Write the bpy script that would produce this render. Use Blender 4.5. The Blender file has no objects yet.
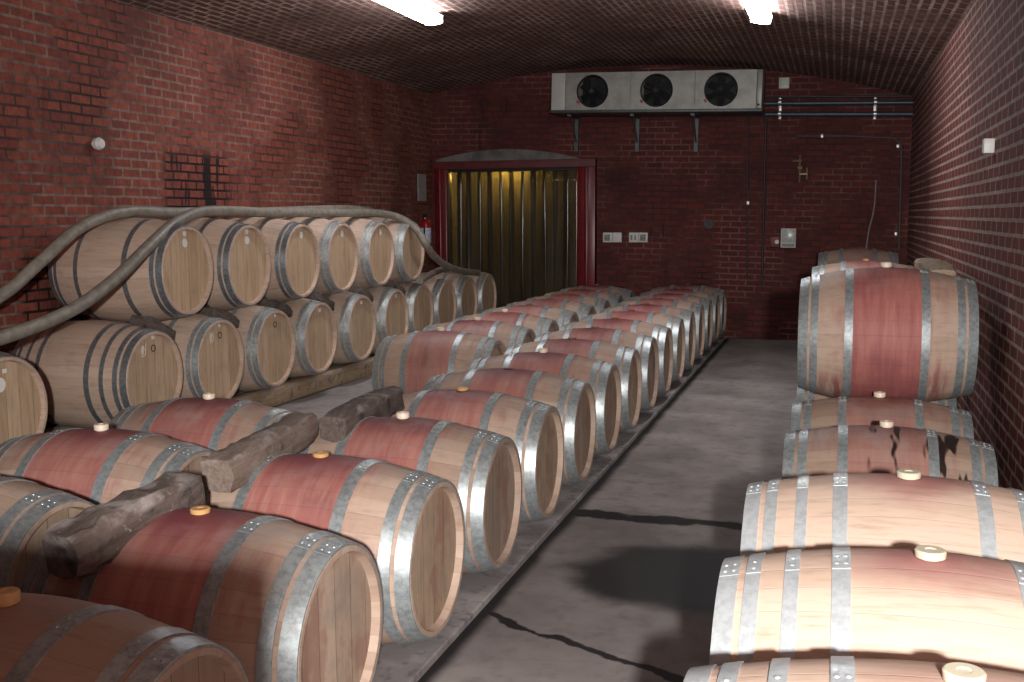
import bpy, bmesh, math, random
from mathutils import Vector, Matrix
random.seed(7)
PI = math.pi
scn = bpy.context.scene
col = scn.collection

# ------------------------------------------------------------------ camera
F = 1060.0
M = Matrix(((0.95650188, 0.2916724, -0.00560003),
            (0.02870367, -0.11319834, -0.99315771),
            (-0.2903106, 0.94979648, -0.11664649)))   # world -> camera (right, down, forward)
H = 1.644                                              # eye height above the floor

def ray(u, v):
    return M.transposed() @ Vector(((u - 512) / F, (v - 341) / F, 1.0))

def W(u, v, ax, val):
    """world point seen at (u, v) on the plane ax = val (z measured from the floor)"""
    d = ray(u, v)
    i = 'xyz'.index(ax)
    t = (val - (H if i == 2 else 0)) / d[i]
    p = d * t
    return Vector((p.x, p.y, p.z + H))

cam_d = bpy.data.cameras.new('camera')
cam = bpy.data.objects.new('camera', cam_d)
col.objects.link(cam)
R3 = Matrix((M[0], -M[1], -M[2])).transposed()
cam.matrix_world = Matrix.Translation((0, 0, H)) @ R3.to_4x4()
cam_d.sensor_width = 36
cam_d.lens = F * 36 / 1024
cam_d.clip_start = 0.02
scn.camera = cam
vs = scn.view_settings
vs.view_transform = 'Standard'
try: vs.look = 'None'
except Exception: pass
vs.gamma = 1
vs.use_curve_mapping = False
vs.exposure = 0.0

# ------------------------------------------------------------------ node helpers
class NT:
    def __init__(self, name):
        self.m = bpy.data.materials.new(name)
        self.m.use_nodes = True
        self.t = self.m.node_tree
        self.t.nodes.clear()
        self.out = self.t.nodes.new('ShaderNodeOutputMaterial')
        self.b = self.t.nodes.new('ShaderNodeBsdfPrincipled')
        self.t.links.new(self.b.outputs[0], self.out.inputs[0])
    def n(self, typ, **kw):
        nd = self.t.nodes.new(typ)
        for k, v in kw.items(): setattr(nd, k, v)
        return nd
    def put(self, sock, v):
        if isinstance(v, bpy.types.NodeSocket): self.t.links.new(v, sock)
        elif isinstance(v, (tuple, list)) and len(v) == 3 and sock.type == 'RGBA': sock.default_value = (*v, 1)
        else: sock.default_value = v
    def math(self, op, a, b=None, c=None, clamp=False):
        nd = self.n('ShaderNodeMath', operation=op, use_clamp=clamp)
        self.put(nd.inputs[0], a)
        if b is not None: self.put(nd.inputs[1], b)
        if c is not None: self.put(nd.inputs[2], c)
        return nd.outputs[0]
    def mix(self, f, a, b, mode='MIX'):
        nd = self.n('ShaderNodeMixRGB', blend_type=mode)
        self.put(nd.inputs[0], f); self.put(nd.inputs[1], a); self.put(nd.inputs[2], b)
        return nd.outputs[0]
    def step(self, v, lo, hi, a=0.0, b=1.0):
        nd = self.n('ShaderNodeMapRange', interpolation_type='SMOOTHSTEP')
        self.put(nd.inputs[0], v); self.put(nd.inputs[1], lo); self.put(nd.inputs[2], hi)
        self.put(nd.inputs[3], a); self.put(nd.inputs[4], b)
        return nd.outputs[0]
    def obj(self):
        return self.n('ShaderNodeTexCoord').outputs['Object']
    def xyz(self, v):
        nd = self.n('ShaderNodeSeparateXYZ'); self.put(nd.inputs[0], v); return nd.outputs
    def comb(self, x, y, z):
        nd = self.n('ShaderNodeCombineXYZ')
        self.put(nd.inputs[0], x); self.put(nd.inputs[1], y); self.put(nd.inputs[2], z)
        return nd.outputs[0]
    def noise(self, vec, scale, detail=3, rough=.55, dim='3D'):
        nd = self.n('ShaderNodeTexNoise', noise_dimensions=dim)
        self.put(nd.inputs['Vector'], vec); self.put(nd.inputs['Scale'], scale)
        self.put(nd.inputs['Detail'], detail); self.put(nd.inputs['Roughness'], rough)
        return nd.outputs[0]
    def mapping(self, vec, loc=(0, 0, 0), rot=(0, 0, 0), sc=(1, 1, 1)):
        nd = self.n('ShaderNodeMapping')
        self.put(nd.inputs[0], vec)
        nd.inputs[1].default_value = loc; nd.inputs[2].default_value = rot; nd.inputs[3].default_value = sc
        return nd.outputs[0]
    def white(self, vec):
        nd = self.n('ShaderNodeTexWhiteNoise', noise_dimensions='3D'); self.put(nd.inputs['Vector'], vec)
        return nd.outputs[0]
    def attr(self, name):
        nd = self.n('ShaderNodeAttribute', attribute_type='OBJECT'); nd.attribute_name = name
        return nd.outputs['Fac']
    def bump(self, h, strength=.3, dist=.01):
        nd = self.n('ShaderNodeBump'); self.put(nd.inputs['Height'], h)
        nd.inputs['Strength'].default_value = strength; nd.inputs['Distance'].default_value = dist
        self.put(self.b.inputs['Normal'], nd.outputs[0])
    def set(self, **kw):
        for k, v in kw.items(): self.put(self.b.inputs[k.replace('_', ' ')], v)
        return self

def plain(name, c, rough=.6, metal=0.0, var=.25, scale=30):
    N = NT(name)
    nz = N.noise(N.obj(), scale, 4)
    c2 = tuple(x * (1 - var) for x in c)
    N.set(Base_Color=N.mix(N.step(nz, .35, .7), c, c2), Roughness=rough, Metallic=metal)
    return N.m

# ------------------------------------------------------------------ brick
def brick_mat(name, horiz, vert, c1, c2, mortar, mortar2, bw=.23, rh=.077, ms=.011, rot=0.0, stains=(), rough=.8, grime=.0, off=(0, 0), mbias=0.0):
    N = NT(name)
    o = N.obj()
    s = N.xyz(o)
    pick = {'x': s[0], 'y': s[1], 'z': s[2]}
    vec = N.comb(pick[horiz], pick[vert], 0.0)
    wob = N.noise(o, 1.7, 2)
    vec2 = N.mapping(vec, (off[0], off[1], 0), (0, 0, rot))
    jit = N.n('ShaderNodeVectorMath', operation='ADD')
    N.put(jit.inputs[0], vec2)
    nzc = N.n('ShaderNodeTexNoise'); N.put(nzc.inputs['Vector'], o); nzc.inputs['Scale'].default_value = 9
    sc = N.n('ShaderNodeVectorMath', operation='SCALE'); N.put(sc.inputs[0], nzc.outputs['Color']); sc.inputs['Scale'].default_value = .010
    N.put(jit.inputs[1], sc.outputs[0])
    br = N.n('ShaderNodeTexBrick')
    N.put(br.inputs['Vector'], jit.outputs[0])
    br.inputs['Scale'].default_value = 1
    br.inputs['Brick Width'].default_value = bw
    br.inputs['Row Height'].default_value = rh
    br.inputs['Mortar Size'].default_value = ms
    br.inputs['Mortar Smooth'].default_value = .25
    br.inputs['Bias'].default_value = 0
    N.put(br.inputs['Color1'], c1); N.put(br.inputs['Color2'], c2)
    mm = N.mix(N.step(N.noise(o, 1.1, 4), .38 + mbias, .56 + mbias), mortar, mortar2)
    N.put(br.inputs['Mortar'], mm)
    fac = br.outputs['Fac']
    c = br.outputs['Color']
    mott = N.noise(o, 14, 5, .65)
    c = N.mix(N.step(mott, .3, .75, 0, .55), c, (.035, .012, .012))
    dirt = N.step(N.noise(o, .75, 5, .6), .5, .75, 0, .55 + grime)
    c = N.mix(dirt, c, (.028, .012, .011))
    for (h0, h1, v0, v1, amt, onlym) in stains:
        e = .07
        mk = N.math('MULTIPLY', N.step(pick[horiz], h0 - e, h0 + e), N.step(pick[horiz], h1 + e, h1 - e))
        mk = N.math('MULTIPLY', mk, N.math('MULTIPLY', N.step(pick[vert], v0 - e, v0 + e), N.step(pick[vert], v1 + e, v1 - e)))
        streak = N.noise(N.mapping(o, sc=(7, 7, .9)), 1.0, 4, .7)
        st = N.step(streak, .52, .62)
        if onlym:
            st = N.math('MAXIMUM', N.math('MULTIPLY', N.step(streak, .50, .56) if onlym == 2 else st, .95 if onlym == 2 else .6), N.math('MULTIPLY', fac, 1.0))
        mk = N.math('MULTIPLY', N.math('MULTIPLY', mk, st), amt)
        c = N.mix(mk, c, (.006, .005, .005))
    N.set(Base_Color=c, Roughness=rough, Specular_IOR_Level=.3)
    hgt = N.math('ADD', N.math('MULTIPLY', fac, -1.0), N.math('MULTIPLY', mott, .35))
    N.bump(hgt, .6, .008)
    return N.m

XL, XR, YB = -5.57, .86, 14.35
RED1, RED2 = (.285, .076, .047), (.19, .047, .033)
m_brick_left = brick_mat('brick_left', 'y', 'z', RED1, RED2, (.06, .032, .025), (.25, .17, .14),
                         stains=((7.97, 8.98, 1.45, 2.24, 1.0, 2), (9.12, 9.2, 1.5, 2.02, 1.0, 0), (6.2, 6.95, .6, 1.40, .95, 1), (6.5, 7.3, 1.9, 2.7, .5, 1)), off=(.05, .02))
m_brick_right = brick_mat('brick_right', 'y', 'z', (.195, .045, .034), (.13, .030, .023), (.46, .36, .31), (.36, .27, .23), ms=.012)
BT = -.022
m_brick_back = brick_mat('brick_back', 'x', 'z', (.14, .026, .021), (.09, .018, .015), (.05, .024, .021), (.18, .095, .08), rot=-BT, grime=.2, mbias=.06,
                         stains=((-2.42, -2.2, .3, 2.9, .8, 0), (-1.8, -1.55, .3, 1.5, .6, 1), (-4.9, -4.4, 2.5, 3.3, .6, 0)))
m_brick_ceil = brick_mat('brick_ceiling', 'y', 'x', (.21, .105, .082), (.14, .066, .052), (.56, .45, .39), (.30, .225, .19), bw=.21, rh=.078, ms=.014, grime=.0)
m_brick_front = brick_mat('brick_front', 'x', 'z', RED1, RED2, (.1, .07, .06), (.2, .14, .12))

# ------------------------------------------------------------------ floor concrete
def floor_mat():
    N = NT('floor_concrete')
    o = N.obj(); s = N.xyz(o); x, y = s[0], s[1]
    a = N.noise(o, 1.3, 6, .6); b = N.noise(o, 9, 5, .6); fine = N.noise(o, 60, 3)
    c = N.mix(N.step(a, .35, .65), (.25, .222, .214), (.36, .322, .31))
    c = N.mix(N.step(b, .45, .75, 0, .5), c, (.13, .112, .108))
    c = N.mix(N.step(fine, .55, .8, 0, .35), c, (.33, .3, .29))
    w = N.math('MULTIPLY', N.math('SUBTRACT', N.noise(o, 2.3, 4), .5), .55)
    # wet patch: an irregular ellipse on the aisle
    dx = N.math('DIVIDE', N.math('SUBTRACT', x, -.60), .62)
    dy = N.math('DIVIDE', N.math('SUBTRACT', y, 4.72), .52)
    r = N.math('SQRT', N.math('ADD', N.math('MULTIPLY', dx, dx), N.math('MULTIPLY', dy, dy)))
    r = N.math('ADD', r, w)
    wet = N.step(r, 1.05, .72)
    def line(yexpr, half):
        d = N.math('ABSOLUTE', N.math('SUBTRACT', y, yexpr))
        d = N.math('ADD', d, N.math('MULTIPLY', N.math('SUBTRACT', N.noise(o, 7, 4), .5), .09))
        return N.step(d, half, half * .55)
    wob = N.math('MULTIPLY', N.math('SUBTRACT', N.noise(o, 3.1, 3), .5), .22)
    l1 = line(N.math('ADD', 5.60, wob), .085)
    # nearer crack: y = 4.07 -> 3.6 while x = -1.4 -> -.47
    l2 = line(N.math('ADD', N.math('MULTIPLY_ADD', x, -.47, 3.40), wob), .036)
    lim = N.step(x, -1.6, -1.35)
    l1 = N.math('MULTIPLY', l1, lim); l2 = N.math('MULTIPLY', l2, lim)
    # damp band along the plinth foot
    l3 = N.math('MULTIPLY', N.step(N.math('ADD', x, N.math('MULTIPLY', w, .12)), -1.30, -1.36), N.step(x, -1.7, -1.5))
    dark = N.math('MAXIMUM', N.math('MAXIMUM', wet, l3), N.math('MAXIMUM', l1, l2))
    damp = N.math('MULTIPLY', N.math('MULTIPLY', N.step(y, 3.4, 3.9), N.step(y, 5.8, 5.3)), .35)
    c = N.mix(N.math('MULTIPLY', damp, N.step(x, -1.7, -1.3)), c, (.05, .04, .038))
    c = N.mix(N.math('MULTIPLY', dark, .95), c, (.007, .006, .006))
    N.set(Base_Color=c, Roughness=N.math('SUBTRACT', .75, N.math('MULTIPLY', wet, .2)), Specular_IOR_Level=.2)
    N.bump(N.math('ADD', b, N.math('MULTIPLY', fine, .3)), .25, .006)
    return N.m
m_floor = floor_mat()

def plinth_mat():
    N = NT('plinth_concrete')
    o = N.obj()
    c = N.mix(N.step(N.noise(o, 3, 6, .65), .4, .65), (.20, .178, .178), (.34, .31, .31))
    c = N.mix(N.step(N.noise(o, 18, 4), .52, .72, 0, .6), c, (.05, .042, .042))
    N.set(Base_Color=c, Roughness=.7); N.bump(N.noise(o, 40, 4), .25, .004)
    return N.m
m_plinth = plinth_mat()

# ------------------------------------------------------------------ barrel materials
def stave_mat():
    """Oak staves, seams along x. Object attributes: stain, spill, tone, seed, drip"""
    N = NT('oak_staves')
    o = N.obj(); s = N.xyz(o); x, y, z = s[0], s[1], s[2]
    seed, stain, spill, tone, drip = [N.attr(k) for k in ('seed', 'stain', 'spill', 'tone', 'drip')]
    ang = N.math('ARCTAN2', z, y)
    k = N.math('MULTIPLY', N.math('ADD', ang, PI), 30 / (2 * PI))
    idx = N.math('FLOOR', N.math('ADD', k, .5)); fr = N.math('ABSOLUTE', N.math('SUBTRACT', k, N.math('ADD', idx, 0.0)))
    rnd = N.white(N.comb(idx, seed, 3.0)); rnd2 = N.white(N.comb(idx, seed, 9.0))
    gv = N.comb(N.math('MULTIPLY', x, 4.0), N.math('ADD', N.math('MULTIPLY', y, 45), N.math('MULTIPLY', seed, 7.3)), N.math('MULTIPLY', z, 45))
    grain = N.noise(gv, 1.0, 5, .65)
    ov = N.n('ShaderNodeVectorMath', operation='ADD'); N.put(ov.inputs[0], o); N.put(ov.inputs[1], N.comb(seed, seed, 0.0))
    patch = N.noise(ov.outputs[0], 5.5, 5, .6); blot = N.noise(ov.outputs[0], 2.6, 3)
    # wood
    pale = N.mix(rnd, (.61, .455, .36), (.54, .395, .305))
    aged = N.mix(rnd, (.37, .275, .215), (.285, .20, .15))
    c = N.mix(tone, pale, aged)
    c = N.mix(N.step(grain, .45, .8, 0, .42), c, (.17, .095, .055))
    c = N.mix(N.math('MULTIPLY', tone, N.step(patch, .52, .75, 0, .55)), c, (.16, .135, .12))
    # wine stain between the bilge hoops, thinner smears beyond
    ax = N.math('ABSOLUTE', x)
    strk = N.noise(N.comb(N.math('MULTIPLY_ADD', x, 24.0, seed), N.math('MULTIPLY', y, 2.6), N.math('MULTIPLY', z, 2.6)), 1.0, 4, .65)
    core = N.step(N.math('ADD', ax, N.math('MULTIPLY', N.math('SUBTRACT', patch, .5), .10)), .245, .18)
    dens = N.math('ADD', N.math('MULTIPLY', strk, .75), N.math('MULTIPLY', patch, .35))
    smear = N.math('MULTIPLY', N.math('MULTIPLY', N.step(blot, .42, .64), N.step(strk, .35, .6)), N.step(ax, .48, .2, .05, .8))
    wm = N.math('MULTIPLY', N.math('MAXIMUM', N.math('MULTIPLY', core, N.step(dens, .36, .62, .72, 1.0)), smear), stain)
    wine = N.mix(N.step(strk, .30, .70), (.385, .145, .122), (.295, .092, .088))
    wine = N.mix(N.step(blot, .45, .75, 0, .6), wine, (.18, .038, .05))
    wine = N.mix(N.step(grain, .4, .8, 0, .22), wine, (.38, .17, .125))
    c = N.mix(N.math('MULTIPLY', wm, .90, clamp=True), c, wine)
    # grey dust and dark grime wiped round the barrel
    c = N.mix(N.math('MULTIPLY', tone, N.step(N.math('ADD', N.math('MULTIPLY', strk, .5), N.math('MULTIPLY', blot, .5)), .54, .66, 0, .38)), c, (.13, .095, .085))
    c = N.mix(N.math('MULTIPLY', tone, N.math('MULTIPLY', N.step(z, .18, .34), N.step(patch, .48, .62, 0, .38))), c, (.34, .30, .275))
    # purple spill spreading from the bung
    zz = N.math('SUBTRACT', z, .35)
    ds = N.math('SQRT', N.math('ADD', N.math('MULTIPLY', N.math('MULTIPLY', x, x), .55), N.math('ADD', N.math('MULTIPLY', y, y), N.math('MULTIPLY', zz, zz))))
    ds = N.math('ADD', ds, N.math('MULTIPLY', N.math('SUBTRACT', patch, .5), .16))
    sp = N.math('MULTIPLY', N.math('MULTIPLY', N.step(ds, .23, .03), spill), N.step(z, .1, .25))
    c = N.mix(sp, c, N.mix(tone, (.33, .10, .11), (.115, .018, .030)))
    # dark runs down the near face of a few barrels
    run = N.noise(N.comb(N.math('ADD', N.math('MULTIPLY', x, 13.0), seed), N.math('MULTIPLY', y, 3.0), N.math('MULTIPLY', z, 3.0)), 1.0, 2)
    rm = N.math('MULTIPLY', N.math('MULTIPLY', N.step(run, .55, .60), drip), N.math('MULTIPLY', N.step(x, -.12, -.05), N.step(y, .10, -.02)))
    c = N.mix(rm, c, (.02, .012, .010))
    seam = N.step(fr, .497, .465, 0, 1)
    seam = N.math('SUBTRACT', 1.0, seam)
    c = N.mix(N.math('MULTIPLY', seam, N.math('MULTIPLY_ADD', tone, .13, .09)), c, (.06, .03, .02))
    N.set(Base_Color=c, Roughness=.58, Specular_IOR_Level=.3)
    N.bump(N.math('SUBTRACT', N.math('MULTIPLY', grain, .4), seam), .25, .004)
    return N.m
m_stave = stave_mat()

def head_mat():
    N = NT('oak_head')
    o = N.obj(); s = N.xyz(o); y, z = s[1], s[2]
    seed, stain, tone = [N.attr(k) for k in ('seed', 'stain', 'tone')]
    k = N.math('MULTIPLY', N.math('ADD', y, N.math('MULTIPLY', seed, .013)), 9.5)
    idx = N.math('FLOOR', k); fr = N.math('FRACT', k)
    rnd = N.white(N.comb(idx, seed, 1.0))
    ov = N.comb(seed, N.math('MULTIPLY', y, 40), N.math('MULTIPLY', z, 4.0))
    grain = N.noise(ov, 1.0, 5, .65)
    pn = N.n('ShaderNodeVectorMath', operation='ADD'); N.put(pn.inputs[0], o); N.put(pn.inputs[1], N.comb(seed, 0.0, seed))
    patch = N.noise(pn.outputs[0], 6, 5, .6)
    pale = N.mix(rnd, (.66, .47, .30), (.54, .37, .225))
    aged = N.mix(rnd, (.32, .25, .20), (.235, .175, .135))
    c = N.mix(tone, pale, aged)
    c = N.mix(N.step(grain, .42, .8, 0, .5), c, (.15, .085, .05))
    c = N.mix(N.math('MULTIPLY', tone, N.step(patch, .5, .72, 0, .6)), c, (.16, .14, .125))
    c = N.mix(N.math('MULTIPLY', stain, N.step(patch, .52, .40, 0, .4)), c, (.20, .07, .06))
    edge = N.math('ABSOLUTE', N.math('SUBTRACT', fr, .5))
    sm = N.step(edge, .47, .495)
    c = N.mix(N.math('MULTIPLY', sm, .6), c, (.06, .035, .02))
    N.set(Base_Color=c, Roughness=.6, Specular_IOR_Level=.3)
    N.bump(N.math('SUBTRACT', N.math('MULTIPLY', grain, .4), sm), .25, .004)
    return N.m
m_head = head_mat()

def hoop_mat(name, c1, c2, rough=.38, rust=.3, metal=.75):
    N = NT(name)
    o = N.obj(); seed = N.attr('seed')
    v = N.n('ShaderNodeVectorMath', operation='ADD'); N.put(v.inputs[0], o); N.put(v.inputs[1], N.comb(seed, seed, seed))
    sp = N.noise(v.outputs[0], 45, 4, .7); big = N.noise(v.outputs[0], 9, 4, .6)
    c = N.mix(N.step(sp, .35, .68), c1, c2)
    c = N.mix(N.step(big, .56, .72, 0, rust), c, (.16, .13, .11))
    N.set(Base_Color=c, Metallic=metal, Roughness=N.math('MULTIPLY_ADD', big, .35, rough - .15))
    return N.m
m_hoop_galv = hoop_mat('hoop_galvanised', (.44, .485, .495), (.28, .32, .33), .42, .35, .62)
m_hoop_new = hoop_mat('hoop_bright', (.60, .64, .66), (.47, .51, .53), .36, .12, .4)
m_hoop_blue = hoop_mat('hoop_blue_steel', (.34, .37, .40), (.22, .245, .27), .36, .1)
def bung_mat(name, c):
    N = NT(name); N.set(Base_Color=c, Roughness=.45, Subsurface_Weight=.15); return N.m
m_bung_white = bung_mat('bung_white', (.72, .60, .48))
m_bung_amber = bung_mat('bung_amber', (.52, .30, .12))
m_bung_clear = bung_mat('bung_translucent', (.62, .57, .43))
m_bung_dark = bung_mat('bung_dark', (.05, .015, .015))
m_bung_cork = bung_mat('bung_cork', (.58, .38, .18))
m_bung_dull = bung_mat('bung_dull', (.20, .10, .06))
m_paper = plain('white_sticker', (.75, .73, .70), .6, 0, .08)
m_hole = plain('dark_tap_hole', (.05, .025, .015), .7)
m_chalk = plain('chalk', (.68, .64, .58), .9)

def timber_mat(name, a, b, d):
    N = NT(name)
    o = N.obj(); seed = N.attr('seed')
    v = N.n('ShaderNodeVectorMath', operation='ADD'); N.put(v.inputs[0], o); N.put(v.inputs[1], N.comb(seed, 0.0, seed))
    g = N.noise(N.mapping(v.outputs[0], sc=(40, 5, 40)), 1, 5, .7)
    p = N.noise(v.outputs[0], 9, 5, .65)
    c = N.mix(N.step(g, .35, .7), a, b)
    c = N.mix(N.step(p, .5, .68, 0, .9), c, d)
    c = N.mix(N.step(N.noise(v.outputs[0], 30, 3), .66, .74, 0, .7), c, (.33, .30, .27))
    zz_ = N.xyz(o)[2]
    c = N.mix(N.math('MULTIPLY', N.step(zz_, .035, .06), N.step(N.noise(v.outputs[0], 9, 4), .46, .62, 0, .7)), c, (.34, .30, .28))
    N.set(Base_Color=c, Roughness=.85); N.bump(N.math('ADD', g, p), .6, .012)
    return N.m
m_timber_dark = timber_mat('weathered_timber_dark', (.125, .094, .08), (.07, .05, .043), (.02, .016, .015))
m_timber_grey = timber_mat('weathered_timber_grey', (.215, .165, .135), (.13, .094, .074), (.06, .043, .036))
m_timber_pale = timber_mat('sawn_timber', (.36, .26, .165), (.25, .17, .105), (.13, .09, .06))

# ------------------------------------------------------------------ mesh helpers
class MB:
    def __init__(self): self.v = []; self.f = []; self.mi = []
    def add(self, vs_, fs, X=None, mi=0):
        n = len(self.v)
        self.v += [tuple(X @ Vector(p)) if X else tuple(p) for p in vs_]
        self.f += [tuple(i + n for i in q) for q in fs]; self.mi += [mi] * len(fs)
        return self
    def box(self, c, s, X=None, mi=0):
        x, y, z = (a / 2 for a in s)
        v = [(c[0] + i * x, c[1] + j * y, c[2] + k * z) for i in (-1, 1) for j in (-1, 1) for k in (-1, 1)]
        return self.add(v, [(0, 1, 3, 2), (4, 6, 7, 5), (0, 4, 5, 1), (2, 3, 7, 6), (0, 2, 6, 4), (1, 5, 7, 3)], X, mi)
    def lathe(self, prof, axis='x', seg=40, X=None, mi=0, close=False):
        """prof: list of (along axis, radius)"""
        v = []; f = []
        for a, r in prof:
            for k in range(seg):
                t = 2 * PI * k / seg
                p = (a, r * math.cos(t), r * math.sin(t))
                if axis == 'z': p = (r * math.cos(t), r * math.sin(t), a)
                if axis == 'y': p = (r * math.sin(t), a, r * math.cos(t))
                v.append(p)
        n = len(prof)
        for i in range(n if close else n - 1):
            j = (i + 1) % n
            for k in range(seg):
                l = (k + 1) % seg
                f.append((i * seg + k, i * seg + l, j * seg + l, j * seg + k))
        if not close:
            if prof[0][1] > 1e-5: f.append(tuple(reversed(range(seg))))
            if prof[-1][1] > 1e-5: f.append(tuple((n - 1) * seg + k for k in range(seg)))
        return self.add(v, f, X, mi)
    def tube(self, pts, r, seg=10, mi=0):
        pts = [Vector(p) for p in pts]; v = []; f = []
        up = Vector((0, 0, 1)); prev = None
        for i, p in enumerate(pts):
            d = (pts[min(i + 1, len(pts) - 1)] - pts[max(i - 1, 0)]).normalized()
            a = d.cross(up if abs(d.z) < .95 else Vector((1, 0, 0))).normalized() if prev is None else (prev - d * prev.dot(d)).normalized()
            b = d.cross(a); prev = a
            rr = r[i] if isinstance(r, (list, tuple)) else r
            v += [tuple(p + a * rr * math.cos(2 * PI * k / seg) + b * rr * math.sin(2 * PI * k / seg)) for k in range(seg)]
        for i in range(len(pts) - 1):
            for k in range(seg):
                l = (k + 1) % seg
                f.append((i * seg + k, i * seg + l, (i + 1) * seg + l, (i + 1) * seg + k))
        f.append(tuple(reversed(range(seg)))); f.append(tuple((len(pts) - 1) * seg + k for k in range(seg)))
        return self.add(v, f, None, mi)
    def build(self, name, mats, parent=None, loc=(0, 0, 0), smooth=True, bevel=0.0):
        me = bpy.data.meshes.new(name); me.from_pydata(self.v, [], self.f)
        for m in (mats if isinstance(mats, (list, tuple)) else [mats]): me.materials.append(m)
        me.polygons.foreach_set('material_index', self.mi)
        bm = bmesh.new(); bm.from_mesh(me); bmesh.ops.recalc_face_normals(bm, faces=bm.faces)
        if bevel: bmesh.ops.bevel(bm, geom=list(bm.edges), offset=bevel, segments=2, affect='EDGES', profile=.5)
        bm.to_mesh(me); bm.free()
        if smooth:
            me.polygons.foreach_set('use_smooth', [True] * len(me.polygons))
            try: me.set_sharp_from_angle(angle=math.radians(38))
            except Exception: pass
        o = bpy.data.objects.new(name, me); col.objects.link(o)
        o.location = loc
        if parent: o.parent = parent
        return o

def tag(o, label=None, cat=None, group=None, kind=None):
    if label: o['label'] = label
    if cat: o['category'] = cat
    if group: o['group'] = group
    if kind: o['kind'] = kind
    return o
def empty(name, loc, rot=(0, 0, 0)):
    o = bpy.data.objects.new(name, None); col.objects.link(o); o.location = loc; o.rotation_euler = rot
    o.empty_display_size = .1
    return o
def copy_tree(o, parent=None):
    c = o.copy(); col.objects.link(c)
    if parent: c.parent = parent
    for ch in list(o.children): copy_tree(ch, c)
    return c
def structure(o): o['kind'] = 'structure'; return o
def smooth_path(P, n=12):
    """Catmull-Rom through the points"""
    P = [Vector(p) for p in P]; out = []
    Q = [P[0] * 2 - P[1]] + P + [P[-1] * 2 - P[-2]]
    for i in range(1, len(Q) - 2):
        a, b, c, d = Q[i - 1:i + 3]
        for k in range(n):
            t = k / n
            out.append(.5 * ((2 * b) + (c - a) * t + (2 * a - 5 * b + 4 * c - d) * t * t + (3 * b - a - 3 * c + d) * t ** 3))
    out.append(P[-1]); return out

# ------------------------------------------------------------------ room shell
ZL, ZC, ZR = 1.722 + H, 2.0 + H, 1.462 + H
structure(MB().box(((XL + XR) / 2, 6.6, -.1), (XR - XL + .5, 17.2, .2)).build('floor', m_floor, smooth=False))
structure(MB().box((XL - .12, 6.9, ZL / 2), (.24, 15.2, ZL + .1)).build('wall_left', m_brick_left, smooth=False))
structure(MB().box((XR + .12, 6.9, ZR / 2 ), (.24, 15.2, ZR + .06)).build('wall_right', m_brick_right, smooth=False))
# vaulted ceiling: circle through the two springings and the crown
def circ3(a, b, c):
    (x1, y1), (x2, y2), (x3, y3) = a, b, c
    d = 2 * (x1 * (y2 - y3) + x2 * (y3 - y1) + x3 * (y1 - y2))
    ux = ((x1**2 + y1**2) * (y2 - y3) + (x2**2 + y2**2) * (y3 - y1) + (x3**2 + y3**2) * (y1 - y2)) / d
    uy = ((x1**2 + y1**2) * (x3 - x2) + (x2**2 + y2**2) * (x1 - x3) + (x3**2 + y3**2) * (x2 - x1)) / d
    return ux, uy, math.hypot(x1 - ux, y1 - uy)
cx, cz, cr = circ3((XL, ZL), (-2.75, ZC), (XR, ZR))
def vault(x): return cz + math.sqrt(cr * cr - (x - cx) ** 2)
mb = MB(); NS = 40
xs = [XL - .24 + (XR - XL + .48) * i / NS for i in range(NS + 1)]
v = []
for y in (-.7, 14.6):
    for x in xs: v.append((x, y, vault(x)))
    for x in xs: v.append((x, y, vault(x) + .16))
n = NS + 1; f = []
for i in range(NS):
    f += [(i, i + 1, 2 * n + i + 1, 2 * n + i), (n + i, 3 * n + i, 3 * n + i + 1, n + i + 1), (i, n + i, n + i + 1, i + 1), (2 * n + i, 2 * n + i + 1, 3 * n + i + 1, 3 * n + i)]
f += [(0, 2 * n, 3 * n, n), (n - 1, 2 * n - 1, 4 * n - 1, 3 * n - 1)]
structure(mb.add(v, f).build('ceiling', m_brick_ceil))

def wall_y(name, y0, y1, x0, x1, hole, mat):
    """wall with an arched top and one rectangular opening hole = (hx0, hx1, hz); rises to the vault"""
    hx0, hx1, hz = hole
    mb = MB()
    def strip(xa, xb, zb, k):
        for i in range(k):
            a = xa + (xb - xa) * i / k; b = xa + (xb - xa) * (i + 1) / k
            za, zb2 = vault(a) + .02, vault(b) + .02
            mb.add([(a, y0, zb), (b, y0, zb), (b, y0, zb2), (a, y0, za), (a, y1, zb), (b, y1, zb), (b, y1, zb2), (a, y1, za)],
                   [(0, 1, 2, 3), (4, 7, 6, 5), (0, 4, 5, 1), (3, 2, 6, 7)] + ([(0, 3, 7, 4)] if i == 0 else []) + ([(1, 5, 6, 2)] if i == k - 1 else []))
    if hx0 > x0 + .01: strip(x0, hx0, 0, 10)
    strip(hx0, hx1, hz, 12)
    if hx1 < x1 - .01: strip(hx1, x1, 0, 14)
    return structure(mb.build(name, mat, smooth=False))
DX0, DX1 = XL + .04, W(597, 200, 'y', YB).x           # doorway in the back wall
DZ = W(515, 160, 'y', YB).z                            # top of its lintel
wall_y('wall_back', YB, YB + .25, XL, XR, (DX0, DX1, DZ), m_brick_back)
FX0, FX1, FZ = -.30, .84, 2.45                          # doorway behind the camera, the added front lamp shines through it
wall_y('wall_front', -.62, -.40, XL, XR, (FX0, FX1, FZ), m_brick_front)

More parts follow.
